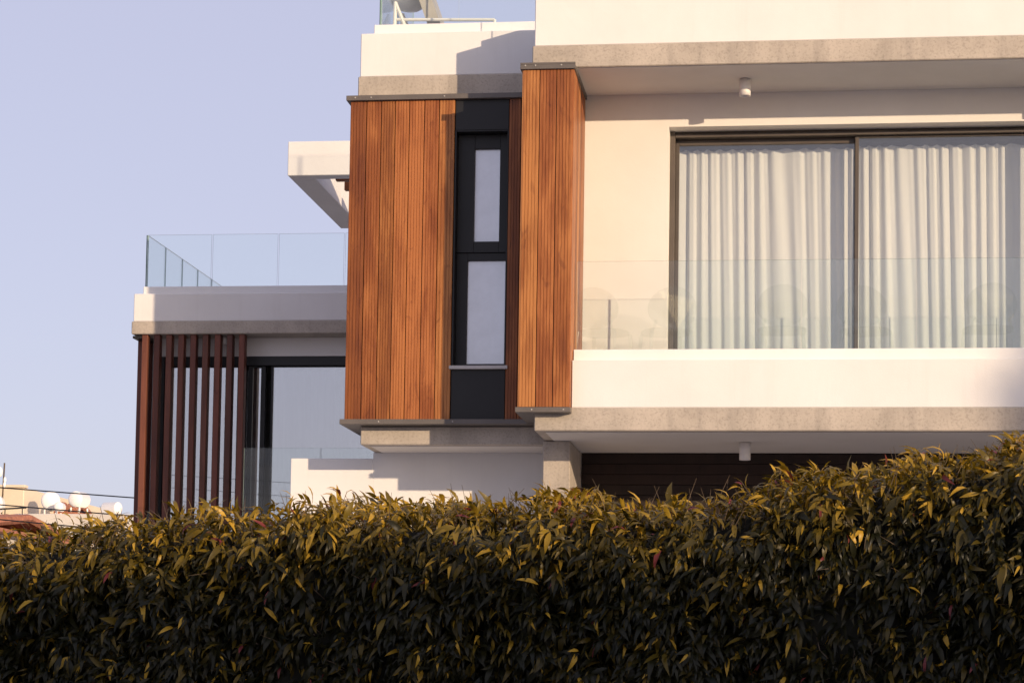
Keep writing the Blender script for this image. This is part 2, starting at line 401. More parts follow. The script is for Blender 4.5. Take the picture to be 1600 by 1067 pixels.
# --- left bay
BAY = hp('timber_bay', [(-4.225, -3.262, 20.285, 22.9, 4.035, 7.01), (-2.757, -2.55, 20.285, 22.0, 4.035, 7.01), (-3.262, -2.757, 20.50, 22.0, 4.035, 7.01)], 'black', 0)
edges = [-4.252, -4.097, -3.957, -3.825, -3.692, -3.55, -3.41, -3.262]
cache = {}
for a, c in zip(edges[:-1], edges[1:]):
    wd = round(c-a-.007, 3)
    if wd not in cache: cache[wd] = board_mesh('bay_board', wd, 2.975, 5)
    put_board(cache[wd], BAY, (a+c)/2, 20.250, 4.033)
bmn = board_mesh('bay_strip_board', .107, 2.975, 4)
for x in (-2.700, -2.589): put_board(bmn, BAY, x, 20.252, 4.033)
bsd = board_mesh('bay_side_board', .1445, 2.975, 5)
for k in range(15): put_board(bsd, BAY, -4.250, 20.36+.1485*k, 4.033, -math.pi/2)
tr = boxes('cap_flashing', [(-4.285, -2.55, 20.215, 20.376, 7.012, 7.058), (-4.285, -4.21, 20.378, 22.0, 7.012, 7.058)], 'trim', BAY, .002)
rivets(tr, [(-4.20, 20.215, 7.036), (-4.05, 20.215, 7.036), (-3.36, 20.215, 7.036)])
tr = boxes('base_flashing', [(-4.285, -2.42, 20.212, 22.0, 3.985, 4.031)], 'trim', BAY, .002)
rivets(tr, [(-3.92, 20.212, 4.008), (-3.23, 20.212, 4.008)])
boxes('cover_panel', [(-3.258, -2.760, 20.266, 20.284, 6.727, 7.008)], 'black', BAY, .002)
boxes('cover_panel', [(-3.258, -2.760, 20.266, 20.284, 4.035, 4.493)], 'black', BAY, .002)
boxes('sill', [(-3.275, -2.733, 20.225, 20.40, 4.495, 4.527)], 'sill', BAY, .003)
nw = boxes('narrow_window', [(-3.261, -3.245, 20.268, 20.47, 4.528, 6.726), (-2.772, -2.758, 20.268, 20.47, 4.528, 6.726), (-3.245, -2.772, 20.27, 20.47, 6.712, 6.726),
     (-3.245, -3.143, 20.40, 20.47, 4.53, 5.60), (-2.783, -2.773, 20.40, 20.47, 4.53, 5.60), (-3.143, -2.783, 20.402, 20.47, 5.53, 5.60), (-3.143, -2.783, 20.402, 20.47, 4.53, 4.566),
     (-3.245, -3.09, 20.385, 20.47, 5.603, 6.71), (-2.853, -2.773, 20.385, 20.47, 5.603, 6.71), (-3.09, -2.853, 20.387, 20.47, 5.603, 5.706), (-3.09, -2.853, 20.387, 20.47, 6.577, 6.71)], 'black', BAY, .002)
boxes('pane', [(-3.09, -2.853, 20.42, 20.43, 5.706, 6.577)], 'frosted', nw, 0)
boxes('pane', [(-3.143, -2.783, 20.43, 20.44, 4.566, 5.53)], 'frosted', nw, 0)

hp('roof_slab', [(-4.21, -2.458, 20.38, 27, 7.095, 7.282)], 'concrete', .008)
hp('roof_parapet', [(-4.195, -2.44, 20.395, 20.62, 7.282, 7.695), (-4.195, -3.97, 20.62, 22.3, 7.282, 7.695)], 'white', .007)
cur = hp('balustrade_curb', [(-4.095, -2.44, 20.52, 20.63, 7.695, 7.815), (-4.095, -3.985, 20.63, 22.3, 7.695, 7.815)], 'curb', .005)
for a, c in ((-4.045, -3.30), (-3.29, -2.45)): gpanel(cur, a, c, 20.56, 20.572, 7.815, 8.65)
for k in range(2): gpanel(cur, -4.047, -4.035, 20.58+.86*k, 21.43+.86*k, 7.815, 8.65)
gedge(cur, [(-4.052, -4.046, 20.556, 20.578, 7.815, 8.65)])
hp('floor_slab', [(-4.12, -2.395, 20.38, 27, 3.812, 3.982)], 'concrete', .008)
hp('soffit', [(-4.04, -2.41, 20.47, 21.049, 3.806, 3.814)], 'soffit', .002)
hp('garden_wall', [(-4.93, -4.127, 21.05, 21.25, 0, 3.752), (-4.127, -2.20, 21.05, 21.25, 0, 3.810)], 'white', .004)
gl = hp('low_balustrade', [(-5.46, -4.13, 21.262, 21.30, 2.0, 2.45)], 'curb', .004)
for a, c in ((-5.45, -4.695), (-4.685, -4.16)): gpanel(gl, a, c, 21.272, 21.284, 2.45, 3.876)
hp('column', [(-2.398, -2.148, 20.25, 21.27, 0, 3.835)], 'concrete', .008)
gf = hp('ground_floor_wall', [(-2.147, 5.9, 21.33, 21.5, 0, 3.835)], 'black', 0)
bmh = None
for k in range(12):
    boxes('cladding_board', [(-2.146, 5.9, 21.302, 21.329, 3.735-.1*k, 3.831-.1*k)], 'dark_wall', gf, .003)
hp('side_wall', [(-4.22, -4.05, 22.95, 27, 0, 7.09)], 'white', 0)
hp('inner_wall', [(-4.05, -2.5, 22.95, 23.1, 0, 7.09)], 'room', 0)

# --- left wing
hp('roof_slab', [(-7.155, -4.226, 23.0, 27, 5.276, 5.413)], 'concrete', .008)
hp('roof_parapet', [(-7.14, -4.226, 23.015, 23.24, 5.413, 5.711), (-7.14, -6.92, 23.24, 26.9, 5.413, 5.711)], 'white', .006)
cur = hp('balustrade_curb', [(-7.072, -4.226, 23.12, 23.23, 5.711, 5.806), (-7.072, -6.96, 23.23, 26.8, 5.711, 5.806)], 'curb', .005)
for a, c in ((-7.05, -6.345), (-6.33, -5.62), (-5.605, -4.9), (-4.885, -4.24)): gpanel(cur, a, c, 23.16, 23.172, 5.806, 6.372)
ys = (23.18, 23.85, 24.52, 25.17, 25.79, 26.4)
for a, c in zip(ys[:-1], ys[1:]): gpanel(cur, -7.058, -7.046, a+.006, c-.006, 5.806, 6.372)
gedge(cur, [(-7.063, -7.057, 23.156, 23.178, 5.806, 6.372)])
hp('wall', [(-7.0, -4.226, 23.3, 23.5, 5.078, 5.275), (-7.0, -6.907, 23.3, 23.5, 0, 5.078)], 'white', 0)
hp('side_wall', [(-7.0, -6.85, 23.51, 27, 0, 5.275)], 'white', 0)
hp('back_wall', [(-6.85, -4.3, 26.7, 26.9, 0, 5.275)], 'room', 0)
hp('ground_floor', [(-6.85, -4.3, 23.52, 26.7, .1, .4)], 'tile', 0)
W = hp('sliding_window', [(-6.905, -6.865, 23.295, 23.46, .4, 5.077), (-6.865, -4.24, 23.31, 23.46, 4.98, 5.077), (-6.865, -4.24, 23.335, 23.46, .4, .46)], 'black', .003)
sash(W, -6.863, -5.965, 23.302, .462, 4.979, .045, .02, 'black', 'winshade')
sash(W, -5.955, -5.765, 23.345, .462, 4.979, .05, .02, 'black', 'winshade')
sash(W, -5.705, -4.45, 23.35, .462, 4.979, .022, .012, 'black', 'winshade')
curtain('curtain', -6.84, -5.95, 23.62, .45, 4.99, .11, .025, 'sheer', 'grey sheer curtain behind the slatted brown screen', 21, 10)
curtain('curtain', -5.72, -4.35, 23.62, .45, 4.99, .10, .022, 'sheer', 'grey sheer curtain behind the open pane beside the timber bay', 22, 10)
SC = hp('slat_screen', [(-7.14, -5.90, 23.045, 23.15, .25, .30)], 'slat', .003)
sm = None
for k in range(9):
    if sm is None:
        o = boxes('slat', [(-7.045, -6.982, 23.03, 23.13, .30, 5.274)], 'slat', SC, .004); sm = o.data; base = o.location.copy()
    else:
        o = bpy.data.objects.new('slat', sm); COL.objects.link(o); o.parent = SC; o.location = base + Vector((.1325*k, 0, 0))
sm = None
for k in range(7):
    if sm is None:
        o = boxes('slat', [(-7.14, -7.02, 23.20, 23.263, .30, 5.235)], 'slat', SC, .004); sm = o.data; base = o.location.copy()
    else:
        o = bpy.data.objects.new('slat', sm); COL.objects.link(o); o.parent = SC; o.location = base + Vector((0, .1325*k, 0))
boxes('top_rail', [(-7.15, -7.05, 23.035, 24.2, 5.236, 5.262)], 'black', SC, .002)
# --- roof frame over the terrace
PG = hp('terrace_canopy', [(-5.78, -4.226, 24.2, 24.40, 7.24, 7.625), (-5.78, -5.505, 24.40, 27.1, 7.24, 7.625), (-5.505, -4.226, 26.9, 27.1, 7.24, 7.625)], 'white', .006)
for k in range(4):
    boxes('beam', [(-5.335, -3.8, 24.67+.49*k, 24.745+.49*k, 7.285, 7.395)], 'wood', PG, .004)

# ------------------------------------------------------------------ lamps
def lamp(x, y, z, h, r, label):
    o = empty('ceiling_lamp', (x, y, z))
    bm = bmesh.new(); seg = 28
    prof = [(r*.55, 0), (r*.55, -.004), (r, -.004), (r, -h*.62), (r*.985, -h*.63), (r*.985, -h*.645), (r, -h*.655), (r, -h), (r*.82, -h), (r*.80, -h+.03), (0.001, -h+.03)]
    rings = [[bm.verts.new((rr*math.cos(k*2*math.pi/seg), rr*math.sin(k*2*math.pi/seg), zz)) for k in range(seg)] for rr, zz in prof]
    for A, B in zip(rings[:-1], rings[1:]):
        for k in range(seg): bm.faces.new((A[k], B[k], B[(k+1) % seg], A[(k+1) % seg]))
    from_bm('housing', bm, 'lamp', o, (0, 0, 0), True)
    bm = bmesh.new(); tube(bm, (0, 0, -h+.031), (0, 0, -h+.026), r*.7, 20)
    from_bm('lens', bm, 'frosted', o)
    return tag(o, label, 'lamp', 'cylinder lamps under the concrete slabs')
lamp(-.583, 19.983, 7.076, .155, .051, 'small white cylinder lamp under the roof overhang above the curtained window')
lamp(2.43, 19.983, 7.076, .155, .051, 'small white cylinder lamp under the roof overhang past the second pane')
lamp(-.568, 20.365, 3.836, .16, .051, 'small cylinder lamp under the balcony slab above the hedge')
lamp(-6.186, 23.20, 5.276, .085, .03, 'small cylinder lamp behind the brown slatted screen')

# ------------------------------------------------------------------ clear chairs
def chair(x, y, z, rz, label):
    o = empty('chair', (x, y, z)); o.rotation_euler = (0, 0, rz)
    bm = bmesh.new(); n = 20; rows = []
    for zz, sc in ((.425, .96), (.445, 1), (.455, .97)):
        rows.append([bm.verts.new((.22*sc*math.copysign(abs(math.cos(a))**.7, math.cos(a)), .21*sc*math.copysign(abs(math.sin(a))**.7, math.sin(a)), zz)) for a in [k*2*math.pi/n for k in range(n)]])
    for A, B in zip(rows[:-1], rows[1:]):
        for k in range(n): bm.faces.new((A[k], A[(k+1) % n], B[(k+1) % n], B[k]))
    bm.faces.new(rows[0][::-1]); bm.faces.new(rows[-1]); from_bm('seat', bm, 'acrylic', o)
    bm = bmesh.new(); rows = []
    for s, off in ((1, 0), (1, .018)):
        ring = []
        for k in range(28):
            a = k*2*math.pi/28; px = .225*math.cos(a); pz = .63+.185*math.sin(a)
            ring.append(bm.verts.new((px, .20 + .18*(pz-.45) - 1.1*px*px + off, pz)))
        rows.append(ring)
    for k in range(28): bm.faces.new((rows[0][k], rows[1][k], rows[1][(k+1) % 28], rows[0][(k+1) % 28]))
    bm.faces.new(rows[0]); bm.faces.new(rows[1][::-1]); from_bm('backrest', bm, 'acrylic', o)
    for sx in (-1, 1):
        bm = bmesh.new(); tube(bm, (sx*.17, .19, .44), (sx*.15, .205, .52), .014, 8); from_bm('back_post', bm, 'acrylic', o)
        for sy in (-1, 1):
            bm = bmesh.new(); tube(bm, (sx*.18, sy*.17, .44), (sx*.215, sy*.215, 0), .019, 10, .012); from_bm('leg', bm, 'acrylic', o)
    return tag(o, label, 'chair', 'clear chairs on the balcony')
chair(-1.84, 20.12, 4.36, math.radians(160), 'clear plastic chair on the balcony against the timber fin')
chair(-1.28, 20.12, 4.36, math.radians(200), 'clear plastic chair on the balcony in front of the window jamb')
chair(-.235, 20.05, 4.36, math.radians(180), 'clear plastic chair on the balcony in the middle of the first pane')
chair(.51, 20.12, 4.36, math.radians(165), 'clear plastic chair on the balcony in front of the window mullion')
chair(1.565, 20.05, 4.36, math.radians(185), 'clear plastic chair on the balcony in front of the second pane')

# ------------------------------------------------------------------ solar water heater on the roof
SH = empty('solar_water_heater', (-3.5, 21.3, 7.29)); tag(SH, 'solar water heater with white tank and tilted collector on the bay roof', 'water heater')
def shp(name, segs, r, mat):
    bm = bmesh.new()
    for a, c in segs: tube(bm, Vector(a)-SH.location, Vector(c)-SH.location, r, 8)
    return from_bm(name, bm, mat, SH)
for yy in (20.9, 21.28):
    shp('support_frame', [((-3.98, yy, 7.29), (-3.967, yy, 8.15)), ((-3.967, yy, 8.14), (-3.62, yy, 7.30))], .018, 'steel_white')
    shp('rail', [((-3.977, yy, 7.976), (-3.0, yy, 7.952))], .016, 'steel_white')
    shp('leg', [((-3.0, yy, 7.952), (-3.0, yy, 7.29))], .016, 'steel_white')
bm = bmesh.new()
prof = [(.001, -.12), (.10, -.105), (.18, -.05), (.21, .03), (.21, .95), (.18, 1.03), (.10, 1.08), (.001, 1.1)]
rings = [[bm.verts.new((rr*math.cos(k*2*math.pi/28), rr*math.sin(k*2*math.pi/28), zz)) for k in range(28)] for rr, zz in prof]
for A, B in zip(rings[:-1], rings[1:]):
    for k in range(28): bm.faces.new((A[k], A[(k+1) % 28], B[(k+1) % 28], B[k]))
from_bm('tank', bm, 'tank', SH, Vector((-3.90, 21.3, 8.30))-SH.location, True)
bm = bmesh.new(); bm_box(bm, -.06, .06, -.35, .35, -.75, .75)
cc = from_bm('collector', bm, 'collector', SH, Vector((-3.80, 21.3, 8.50))-SH.location); cc.rotation_euler = (0, math.radians(-20), 0)

# ------------------------------------------------------------------ hedge
HX = np.array([-9, -3.178, -2.934, -2.693, -2.452, -2.095, -1.741, -1.507, -1.044, -.815, -.588, -.363, -.139, -.028, .193, .369, .523, .74, .957, 1.6, 6])
HZ = np.array([2.08, 2.135, 2.172, 2.208, 2.233, 2.27, 2.283, 2.288, 2.304, 2.316, 2.31, 2.322, 2.364, 2.387, 2.414, 2.448, 2.471, 2.511, 2.538, 2.56, 2.55]) - .065
rng = np.random.default_rng(11)
YF, YB = 7.62, 8.75
def lump(x, z): return .05*np.sin(x*3.1+z*2.2) + .035*np.sin(x*7.3-z*5.1+1) + .025*np.sin(x*15+z*11+2)
def sample(n, x0, x1, z0, side):
    """points, normals on the hedge skin: side 0 front, 1 top, 2 back"""
    x = rng.uniform(x0, x1, n); top = np.interp(x, HX, HZ) + .5*lump(x, 0*x)
    P = np.zeros((n, 3)); Nn = np.zeros((n, 3)); P[:, 0] = x
    if side == 1:
        yy = rng.uniform(YF, YB, n); e = np.minimum(yy-YF, YB-yy); r = .14
        drop = np.where(e < r, r - np.sqrt(np.maximum(0, r*r-(r-e)**2)), 0)
        P[:, 1] = yy; P[:, 2] = top - drop + .4*lump(x, yy*2)
        tt = np.clip((r-e)/r, 0, 1); sg = np.where(yy < (YF+YB)/2, -1, 1)
        Nn[:, 1] = sg*tt*.9; Nn[:, 2] = 1
    else:
        zz = z0 + (top-.1-z0)*rng.uniform(0, 1, n)
        P[:, 2] = zz; P[:, 1] = (YF - lump(x, zz)) if side == 0 else (YB + lump(x, zz)); Nn[:, 1] = -1 if side == 0 else 1; Nn[:, 2] = .15
    Nn += rng.normal(0, .22, (n, 3)); Nn /= np.linalg.norm(Nn, axis=1)[:, None]
    return P, Nn
parts = []
def addleaves(n, x0, x1, z0, side, depth, smul=1.0):
    K = 9; ns = n//K; n = ns*K
    P, Nn = sample(ns, x0, x1, z0, side)
    dj = rng.uniform(0, 1, ns)**1.6*depth
    P = P - Nn*dj[:, None]
    if side == 1:
        hz = rng.normal(0, 1, (ns, 3)); hz[:, 2] *= .2
        sp = Nn*rng.uniform(.1, .8, ns)[:, None] + hz*.65 + np.array([-.35, -.5, 0])
    else:
        sp = Nn*rng.uniform(.35, .9, ns)[:, None] + np.array([-.28, 0, -.55])*rng.uniform(.3, 1.3, ns)[:, None] + rng.normal(0, .3, (ns, 3))
    sp /= np.linalg.norm(sp, axis=1)[:, None]
    ln = rng.uniform(.05, .13, ns)
    rep = lambda a: np.repeat(a, K, axis=0)
    tpos = np.tile((np.arange(K)+.3)/K, ns)
    spK, NnK = rep(sp), rep(Nn)
    P = rep(P) + spK*((tpos-.6)*rep(ln))[:, None] + rng.normal(0, .006, (n, 3))
    rad = np.cross(spK, rng.normal(0, 1, (n, 3))); rad /= np.linalg.norm(rad, axis=1)[:, None]
    ax = spK*rng.uniform(.4, 1.0, n)[:, None] + rad*(1.05-.65*tpos)[:, None] + NnK*.25 + np.array([-.10, 0, -.55 if side != 1 else -.3])
    ax /= np.linalg.norm(ax, axis=1)[:, None]
    Nn = NnK; dj = rep(dj)
    nn = Nn*.6 + rng.normal(0, .4, (n, 3)) + np.array([0, -.1, .55]); nn -= ax*(nn*ax).sum(1)[:, None]; nn /= np.linalg.norm(nn, axis=1)[:, None]
    L = np.clip(rng.normal(.053, .013, n)*(1.05-.35*(tpos > .85)), .022, .1)*smul
    wd = L*rng.uniform(.19, .29, n)
    toplit = np.clip((P[:, 2] - (np.interp(P[:, 0], HX, HZ) - .30))/.30, 0, 1)     # sunlit top and shaded face put into leaf colour by height
    tint = np.clip(rng.normal(.29, .13, n) + .40*toplit**1.4, 0, .9)
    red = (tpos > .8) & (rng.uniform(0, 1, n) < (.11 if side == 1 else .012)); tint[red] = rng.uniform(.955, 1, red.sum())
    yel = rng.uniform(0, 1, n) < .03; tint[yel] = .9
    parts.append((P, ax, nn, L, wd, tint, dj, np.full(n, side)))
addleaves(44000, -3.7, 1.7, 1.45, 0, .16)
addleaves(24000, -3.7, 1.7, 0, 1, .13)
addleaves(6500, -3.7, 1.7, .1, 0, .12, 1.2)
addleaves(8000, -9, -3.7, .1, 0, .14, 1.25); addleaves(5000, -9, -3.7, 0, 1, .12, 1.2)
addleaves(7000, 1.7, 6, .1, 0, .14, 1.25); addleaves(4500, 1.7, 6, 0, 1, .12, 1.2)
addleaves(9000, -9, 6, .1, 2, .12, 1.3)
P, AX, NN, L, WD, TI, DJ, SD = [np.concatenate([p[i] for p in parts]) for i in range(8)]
# leaf template: 5 stations along the rib, 3 verts each, curved and folded
ST = np.array([0, .22, .5, .78, 1.0]); WW = np.array([.06, .72, 1.0, .66, .03]); CU = np.array([0, .035, .02, -.09, -.26])
TV = []
for s, ww, c in zip(ST, WW, CU):
    for sgn in (-1, 0, 1): TV.append((sgn*ww*.5, s, c, abs(sgn)*ww))
TV = np.array(TV)
TF = [(3*i+j, 3*i+j+1, 3*i+j+4, 3*i+j+3) for i in range(4) for j in (0, 1)]
def leaf_verts(P, AX, NN, L, WD, curl):
    sidev = np.cross(AX, NN)
    v = P[:, None, :] + sidev[:, None, :]*(TV[None, :, 0]*WD[:, None])[:, :, None] + AX[:, None, :]*(TV[None, :, 1]*L[:, None])[:, :, None] \
        + NN[:, None, :]*((TV[None, :, 2]*curl[:, None] + 0)*L[:, None] + .22*TV[None, :, 3]*WD[:, None]*.5)[:, :, None]
    return v
curl = rng.uniform(.5, 2.1, len(P))
HG = empty('hedge', (-1.5, 8.2, 0)); tag(HG, 'tall clipped evergreen hedge with dark glossy leaves along the street', 'hedge')
# the 300 leaves that show largest become leaves of their own
vis = (P[:, 0] > -2.95) & (P[:, 0] < .8) & (P[:, 2] > 1.66) & (P[:, 1] < 7.85) & (DJ < .03)
face = np.abs((NN*np.array([.13, -.98, -.05])).sum(1)); score = np.where(vis, L*WD*face/P[:, 1]**2, 0)
big = np.argsort(-score)[:300]; mask = np.ones(len(P), bool); mask[big] = False
def bulk(name, idx, parent):
    V = leaf_verts(P[idx], AX[idx], NN[idx], L[idx], WD[idx], curl[idx]); n = len(V)
    V = V.reshape(-1, 3) - np.array(parent.location)
    F = (np.array(TF)[None] + (np.arange(n)*15)[:, None, None]).reshape(-1, 4)
    me = bpy.data.meshes.new(name); me.vertices.add(len(V)); me.vertices.foreach_set('co', V.ravel())
    me.loops.add(F.size); me.loops.foreach_set('vertex_index', F.ravel().astype(np.int32))
    me.polygons.add(len(F)); me.polygons.foreach_set('loop_start', (np.arange(len(F))*4).astype(np.int32)); me.polygons.foreach_set('loop_total', np.full(len(F), 4, np.int32))
    me.polygons.foreach_set('use_smooth', np.ones(len(F), bool))
    me.update(calc_edges=True)
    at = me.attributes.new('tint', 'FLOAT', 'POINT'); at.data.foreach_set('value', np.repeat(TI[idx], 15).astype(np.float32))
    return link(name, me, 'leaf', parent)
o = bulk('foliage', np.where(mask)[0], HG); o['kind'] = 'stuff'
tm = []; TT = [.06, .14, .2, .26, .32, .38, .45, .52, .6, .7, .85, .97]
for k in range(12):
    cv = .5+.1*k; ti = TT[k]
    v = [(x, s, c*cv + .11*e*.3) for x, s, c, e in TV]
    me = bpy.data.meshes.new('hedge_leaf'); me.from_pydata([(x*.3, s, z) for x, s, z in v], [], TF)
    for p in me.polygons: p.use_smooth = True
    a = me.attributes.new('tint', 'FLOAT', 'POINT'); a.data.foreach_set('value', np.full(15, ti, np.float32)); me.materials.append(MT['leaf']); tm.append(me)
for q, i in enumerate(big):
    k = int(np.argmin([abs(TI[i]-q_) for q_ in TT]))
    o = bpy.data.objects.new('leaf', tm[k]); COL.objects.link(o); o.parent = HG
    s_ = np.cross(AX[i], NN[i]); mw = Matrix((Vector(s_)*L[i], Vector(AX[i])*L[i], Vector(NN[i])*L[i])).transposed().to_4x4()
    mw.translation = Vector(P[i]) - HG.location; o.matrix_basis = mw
# solid dark core added to block light inside the hedge, and woody shoots
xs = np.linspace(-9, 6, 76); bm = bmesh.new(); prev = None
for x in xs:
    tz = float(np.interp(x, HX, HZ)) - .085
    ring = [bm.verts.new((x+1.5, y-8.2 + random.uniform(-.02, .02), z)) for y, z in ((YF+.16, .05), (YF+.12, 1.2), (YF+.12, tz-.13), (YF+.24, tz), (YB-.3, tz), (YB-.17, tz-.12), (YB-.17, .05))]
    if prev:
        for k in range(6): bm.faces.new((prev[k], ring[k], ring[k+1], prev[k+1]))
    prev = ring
o = from_bm('light_block_core', bm, 'core', HG); o['kind'] = 'stuff'
bm = bmesh.new()
for k in range(700):
    x = random.uniform(-3.6, 1.7); tz = float(np.interp(x, HX, HZ)); top = random.random() < .6
    if top: p = Vector((x, random.uniform(YF+.05, YB-.3), tz-.12)); d = Vector((random.gauss(0, .4), random.gauss(-.2, .4), 1)).normalized(); ln = random.uniform(.12, .21)
    else: p = Vector((x, YF+.12, random.uniform(1.5, tz-.1))); d = Vector((random.gauss(0, .4), -1, random.gauss(.2, .5))).normalized(); ln = random.uniform(.1, .17)
    q = p + d*ln*.6; e = q + (d+Vector((random.gauss(0, .3), random.gauss(0, .3), -.1))).normalized()*ln*.4
    tube(bm, p-HG.location, q-HG.location, .0022, 4, .0016); tube(bm, q-HG.location, e-HG.location, .0016, 4, .0007)
o = from_bm('shoots', bm, 'bark', HG); o['kind'] = 'stuff'

# ------------------------------------------------------------------ far roofs at the left
def bghouse(name, loc, lst, mat, label):
    o = empty(name, loc); tag(o, label, 'building')
    boxes('wall', lst, mat, o, .02); return o
B1 = bghouse('apartment_block', (-22, 57, 0), [(-25, -19.82, 55, 62, 0, 6.46)], 'peach', 'far peach-coloured block with an aerial on its roof')
boxes('parapet_coping', [(-25.05, -19.78, 54.95, 55.2, 6.46, 6.53)], 'peach', B1, .01)
for x in (-24, -22.6, -21.2):
    f = boxes('window', [(x-.45, x+.45, 54.97, 54.999, 4.2, 5.3)], 'frame', B1, .005); boxes('pane', [(x-.38, x+.38, 54.96, 54.969, 4.27, 5.23)], 'winshade', f, 0)
def tiled(name, x0, x1, y0, y1, ze, zr, label):
    o = empty(name, ((x0+x1)/2, (y0+y1)/2, 0)); tag(o, label, 'building')
    boxes('wall', [(x0+.3, x1-.3, y0+.3, y1-.3, 0, ze)], 'bgwhite', o, .02)
    ym = (y0+y1)/2; bm = bmesh.new(); n = int((x1-x0)/.22)
    c = o.location
    for sgn, ya in ((-1, y0), (1, y1)):
        for k in range(n):
            xa = x0+(x1-x0)*(k+.5)/n
            p = Vector((xa, ya, ze+.05))-c; q = Vector((xa, ym, zr))-c
            tube(bm, p, q, .1, 6)
    bm_box(bm, x0-c.x, x1-c.x, y0-c.y+.02, y1-c.y-.02, ze-.06, ze+.02)
    from_bm('roof', bm, 'rooftile', o)
    return o
tiled('tiled_house', -21.5, -16.7, 44, 50, 4.72, 5.08, 'low white house with a faded red clay tile roof behind the hedge')
tiled('tiled_house', -19.9, -19.15, 57.3, 58.6, 6.0, 6.25, 'small clay tile roof beside the peach-coloured block')
B2 = bghouse('flat_roof_house', (-17.5, 56, 0), [(-19.7, -14, 54, 60, 0, 5.72)], 'bgwhite', 'far flat-roofed white house carrying round water tanks')
# tanks on stands
def tank(x, y, z, r, ln, ax, label):
    o = empty('water_tank', (x, y, z)); tag(o, label, 'water tank', 'roof water tanks')
    bm = bmesh.new(); seg = 24; prof = []
    for k in range(7): a = k*math.pi/12; prof.append((r*math.sin(a), -ln/2 - .45*r*math.cos(a)))
    prof += [(r, -ln/2+.0), (r, ln/2)] if ln > .05 else []
    for k in range(6, -1, -1): a = k*math.pi/12; prof.append((r*math.sin(a), ln/2 + .45*r*math.cos(a)))
    rings = []
    for rr, h in prof:
        rr = max(rr, .002)
        rings.append([bm.verts.new((rr*math.cos(j*2*math.pi/seg), h, rr*math.sin(j*2*math.pi/seg)+r+.12)) for j in range(seg)])
    for A, B in zip(rings[:-1], rings[1:]):
        for j in range(seg): bm.faces.new((A[j], B[j], B[(j+1) % seg], A[(j+1) % seg]))
    t_ = from_bm('tank', bm, 'tank', o, (0, 0, 0), True); t_.rotation_euler = (0, 0, ax)
    for sx in (-1, 1):
        bm = bmesh.new(); tube(bm, (sx*r*.6, -.2, 0), (sx*r*.6, -.2, r*.55), .025, 6); tube(bm, (sx*r*.6, .2, 0), (sx*r*.6, .2, r*.55), .025, 6)
        l_ = from_bm('stand', bm, 'steel_white', o); l_.rotation_euler = (0, 0, ax)
    return o
tank(-19.1, 55, 5.75, .24, .4, .3, 'round white water tank next to the small clay roof')
tank(-18.45, 55.3, 5.86, .205, .4, -.2, 'white water tank with a pipe on its shoulder')
tank(-18.72, 54.6, 5.70, .12, .3, .1, 'small white water tank squeezed between two larger ones')
tank(-17.5, 55, 5.66, .16, .4, 1.2, 'white water tank standing apart nearer the slatted screen')
tank(-20.35, 54.3, 5.6, .26, .4, .2, 'white water tank in front of the peach-coloured wall')
A = empty('roof_aerial', (-20.25, 54.6, 5.6)); tag(A, 'thin aerial mast with white panels above the peach-coloured block', 'aerial')
bm = bmesh.new(); tube(bm, (0, 0, 0), (.04, 0, 1.45), .022, 6); from_bm('mast', bm, 'bark', A)
for dx, z, rr in ((-.07, 1.22, .085), (.06, 1.02, .05), (.05, .9, .05)):
    bm = bmesh.new(); bmesh.ops.create_uvsphere(bm, u_segments=12, v_segments=8, radius=rr); bmesh.ops.scale(bm, vec=(.8, .5, 1.5), verts=bm.verts)
    from_bm('antenna_panel', bm, 'tank', A, (dx, 0, z), True)
R_ = empty('roof_railing', (-20.3, 53.9, 0)); tag(R_, 'thin dark railing in front of the peach-coloured block', 'railing')
bm = bmesh.new(); tube(bm, (-1.5, 0, 5.72), (.95, 0, 5.86), .022, 6); from_bm('rail', bm, 'cable', R_)
for k in range(6):
    bm = bmesh.new(); x = -1.4+.45*k; tube(bm, (x, 0, 4.6), (x, 0, 5.725+.057*(x+1.5)), .016, 6); from_bm('post', bm, 'cable', R_)

# ------------------------------------------------------------------ overhead cables and poles
def cable(p, q, sag, r, label, grp):
    bm = bmesh.new(); n = 24; p = Vector(p); q = Vector(q); pts = []
    for k in range(n+1):
        u = k/n; v = p.lerp(q, u); v.z -= sag*4*u*(1-u); pts.append(v - p)
    for a, c in zip(pts[:-1], pts[1:]): tube(bm, a, c, r, 5)
    o = from_bm('overhead_cable', bm, 'cable', None, p); tag(o, label, 'cable', grp)
def pole(x, y, h, label):
    o = empty('utility_pole', (x, y, 0)); tag(o, label, 'pole', 'utility poles')
    bm = bmesh.new(); tube(bm, (0, 0, 0), (0, 0, h), .14, 12, .09); from_bm('shaft', bm, 'pole', o)
    bm = bmesh.new(); bm_box(bm, -.6, .6, -.05, .05, h-.5, h-.38); from_bm('crossarm', bm, 'pole', o)
    for sx in (-.5, 0, .5):
        bm = bmesh.new(); tube(bm, (sx, 0, h-.38), (sx, 0, h-.24), .03, 8); from_bm('insulator', bm, 'tank', o)
pole(-26, 35.5, 6.2, 'timber utility pole beyond the far roofs'); pole(6, 37, 6.0, 'timber utility pole behind the house')
for k, (za, zb) in enumerate(((5.62, 4.55), (5.50, 4.2), (5.38, 3.95))):
    cable((-26, 35.5, za+.18), (6, 37, zb-.72), .25+.08*k, .011, ('uppermost', 'middle', 'lowest')[k] + ' of three thin dark cables strung past the far roofs', 'cables past the far roofs')

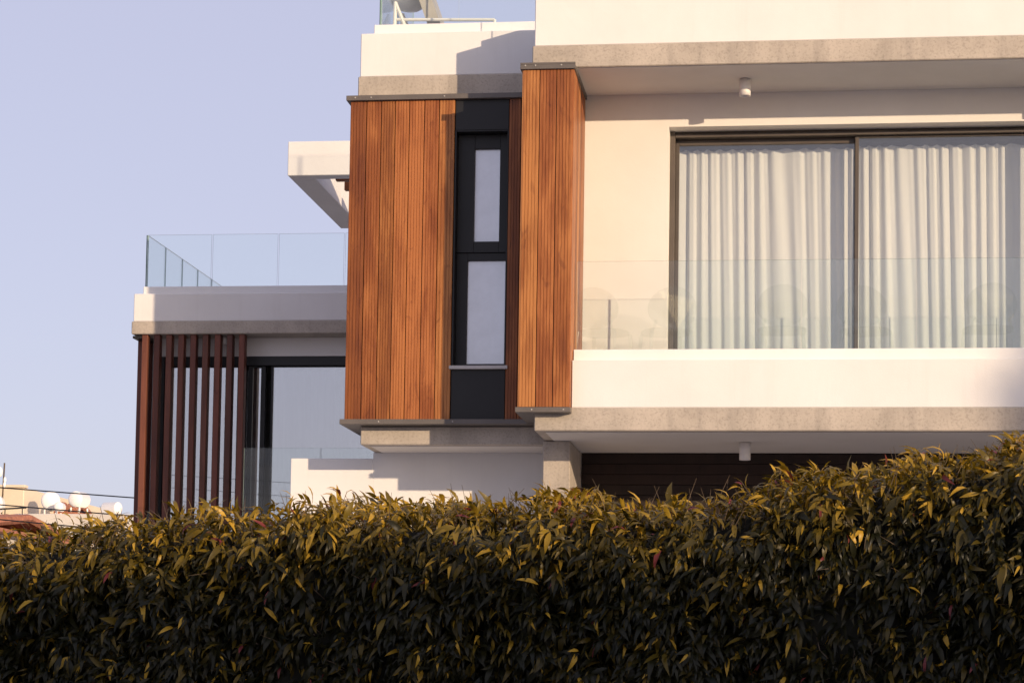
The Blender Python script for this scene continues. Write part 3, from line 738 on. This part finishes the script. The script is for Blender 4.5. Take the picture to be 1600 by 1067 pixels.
# ------------------------------------------------------------------ across the street, behind the camera
NB = empty('neighbour_house', (16, -12, 0)); tag(NB, 'two-storey rendered house across the street', 'house')
boxes('wall', [(3, 32, -16, -8, 0, 5.8)], 'bgwhite', NB, .02)
boxes('roof_parapet', [(2.9, 32.1, -8.2, -7.9, 5.8, 5.95)], 'bgwhite', NB, .01)
for x in range(5, 31, 4):
    for z in (.9, 3.3):
        f = boxes('window', [(x, x+1.4, -7.998, -7.96, z, z+1.3)], 'frame', NB, .005); boxes('pane', [(x+.08, x+1.32, -7.958, -7.95, z+.08, z+1.22)], 'winshade', f, 0)
def tree(x, y, h, rx, rz, n, seed, label, lsz=.09):
    rs = np.random.default_rng(seed); o = empty('street_tree', (x, y, 0)); tag(o, label, 'tree', 'trees across the street')
    bm = bmesh.new(); tube(bm, (0, 0, 0), (.05, .02, h-rz*1.2), .14, 10, .08)
    for k in range(9):
        a = k*2.4; tube(bm, (.05, .02, h-rz*1.3-.05*k), (rx*.7*math.cos(a), rx*.7*math.sin(a), h-rz*(.3+.1*(k % 4))), .05, 6, .015)
    from_bm('trunk', bm, 'bark', o)
    d = rs.normal(0, 1, (n, 3)); d /= np.linalg.norm(d, axis=1)[:, None]
    cl = rs.normal(0, 1, (26, 3)); cl /= np.linalg.norm(cl, axis=1)[:, None]; cl *= rs.uniform(.4, .85, 26)[:, None]
    c = cl[rs.integers(0, 26, n)] + d*(rs.uniform(0, 1, n)**.5*.3)[:, None]
    C = c*np.array([rx, rx, rz]) + np.array([0, 0, h-rz])
    ax = rs.normal(0, 1, (n, 3)); ax /= np.linalg.norm(ax, axis=1)[:, None]; bx = np.cross(ax, rs.normal(0, 1, (n, 3))); bx /= np.linalg.norm(bx, axis=1)[:, None]
    s = lsz*rs.uniform(.7, 1.3, n)[:, None]
    V = np.stack([C-ax*s, C-bx*s*.4, C+ax*s, C+bx*s*.4], 1).reshape(-1, 3); F = np.arange(4*n).reshape(-1, 4)
    me = bpy.data.meshes.new('crown'); me.from_pydata(V.tolist(), [], F.tolist()); at = me.attributes.new('tint', 'FLOAT', 'POINT'); at.data.foreach_set('value', np.repeat(rs.uniform(.1, .6, n), 4).astype(np.float32))
    link('crown', me, 'leaf', o)
for k, x in enumerate((6.2, 9.0, 11.6, 14.2, 17.0, 19.8)):
    tree(x, -5.2+.4*(k % 2), 5.12+.16*(k % 3), 1.5, .9, 2400, 50+k, 'small leafy street tree in front of the neighbouring house')
tree(31.15, -10, 12.75, 1.4, 2.6, 9000, 77, 'tall narrow tree rising above the neighbouring house', .12)

# street wires above the camera, seen mirrored in the glass
pole(-16, -4.4, 6.8, 'timber utility pole on the pavement across the street'); pole(15, -4.4, 6.6, 'timber utility pole beside the small street trees')
for k, (za, zb) in enumerate(((6.5, 6.0), (6.2, 5.7), (5.9, 5.4), (5.6, 5.1))):
    cable((-16, -4.4+.1*(k % 3), za), (15, -4.4+.1*(k % 3), zb), .4+.05*k, .0055, ('top', 'second', 'third', 'bottom')[k] + ' cable of the four sagging street cables above the road', 'street cables above the road')
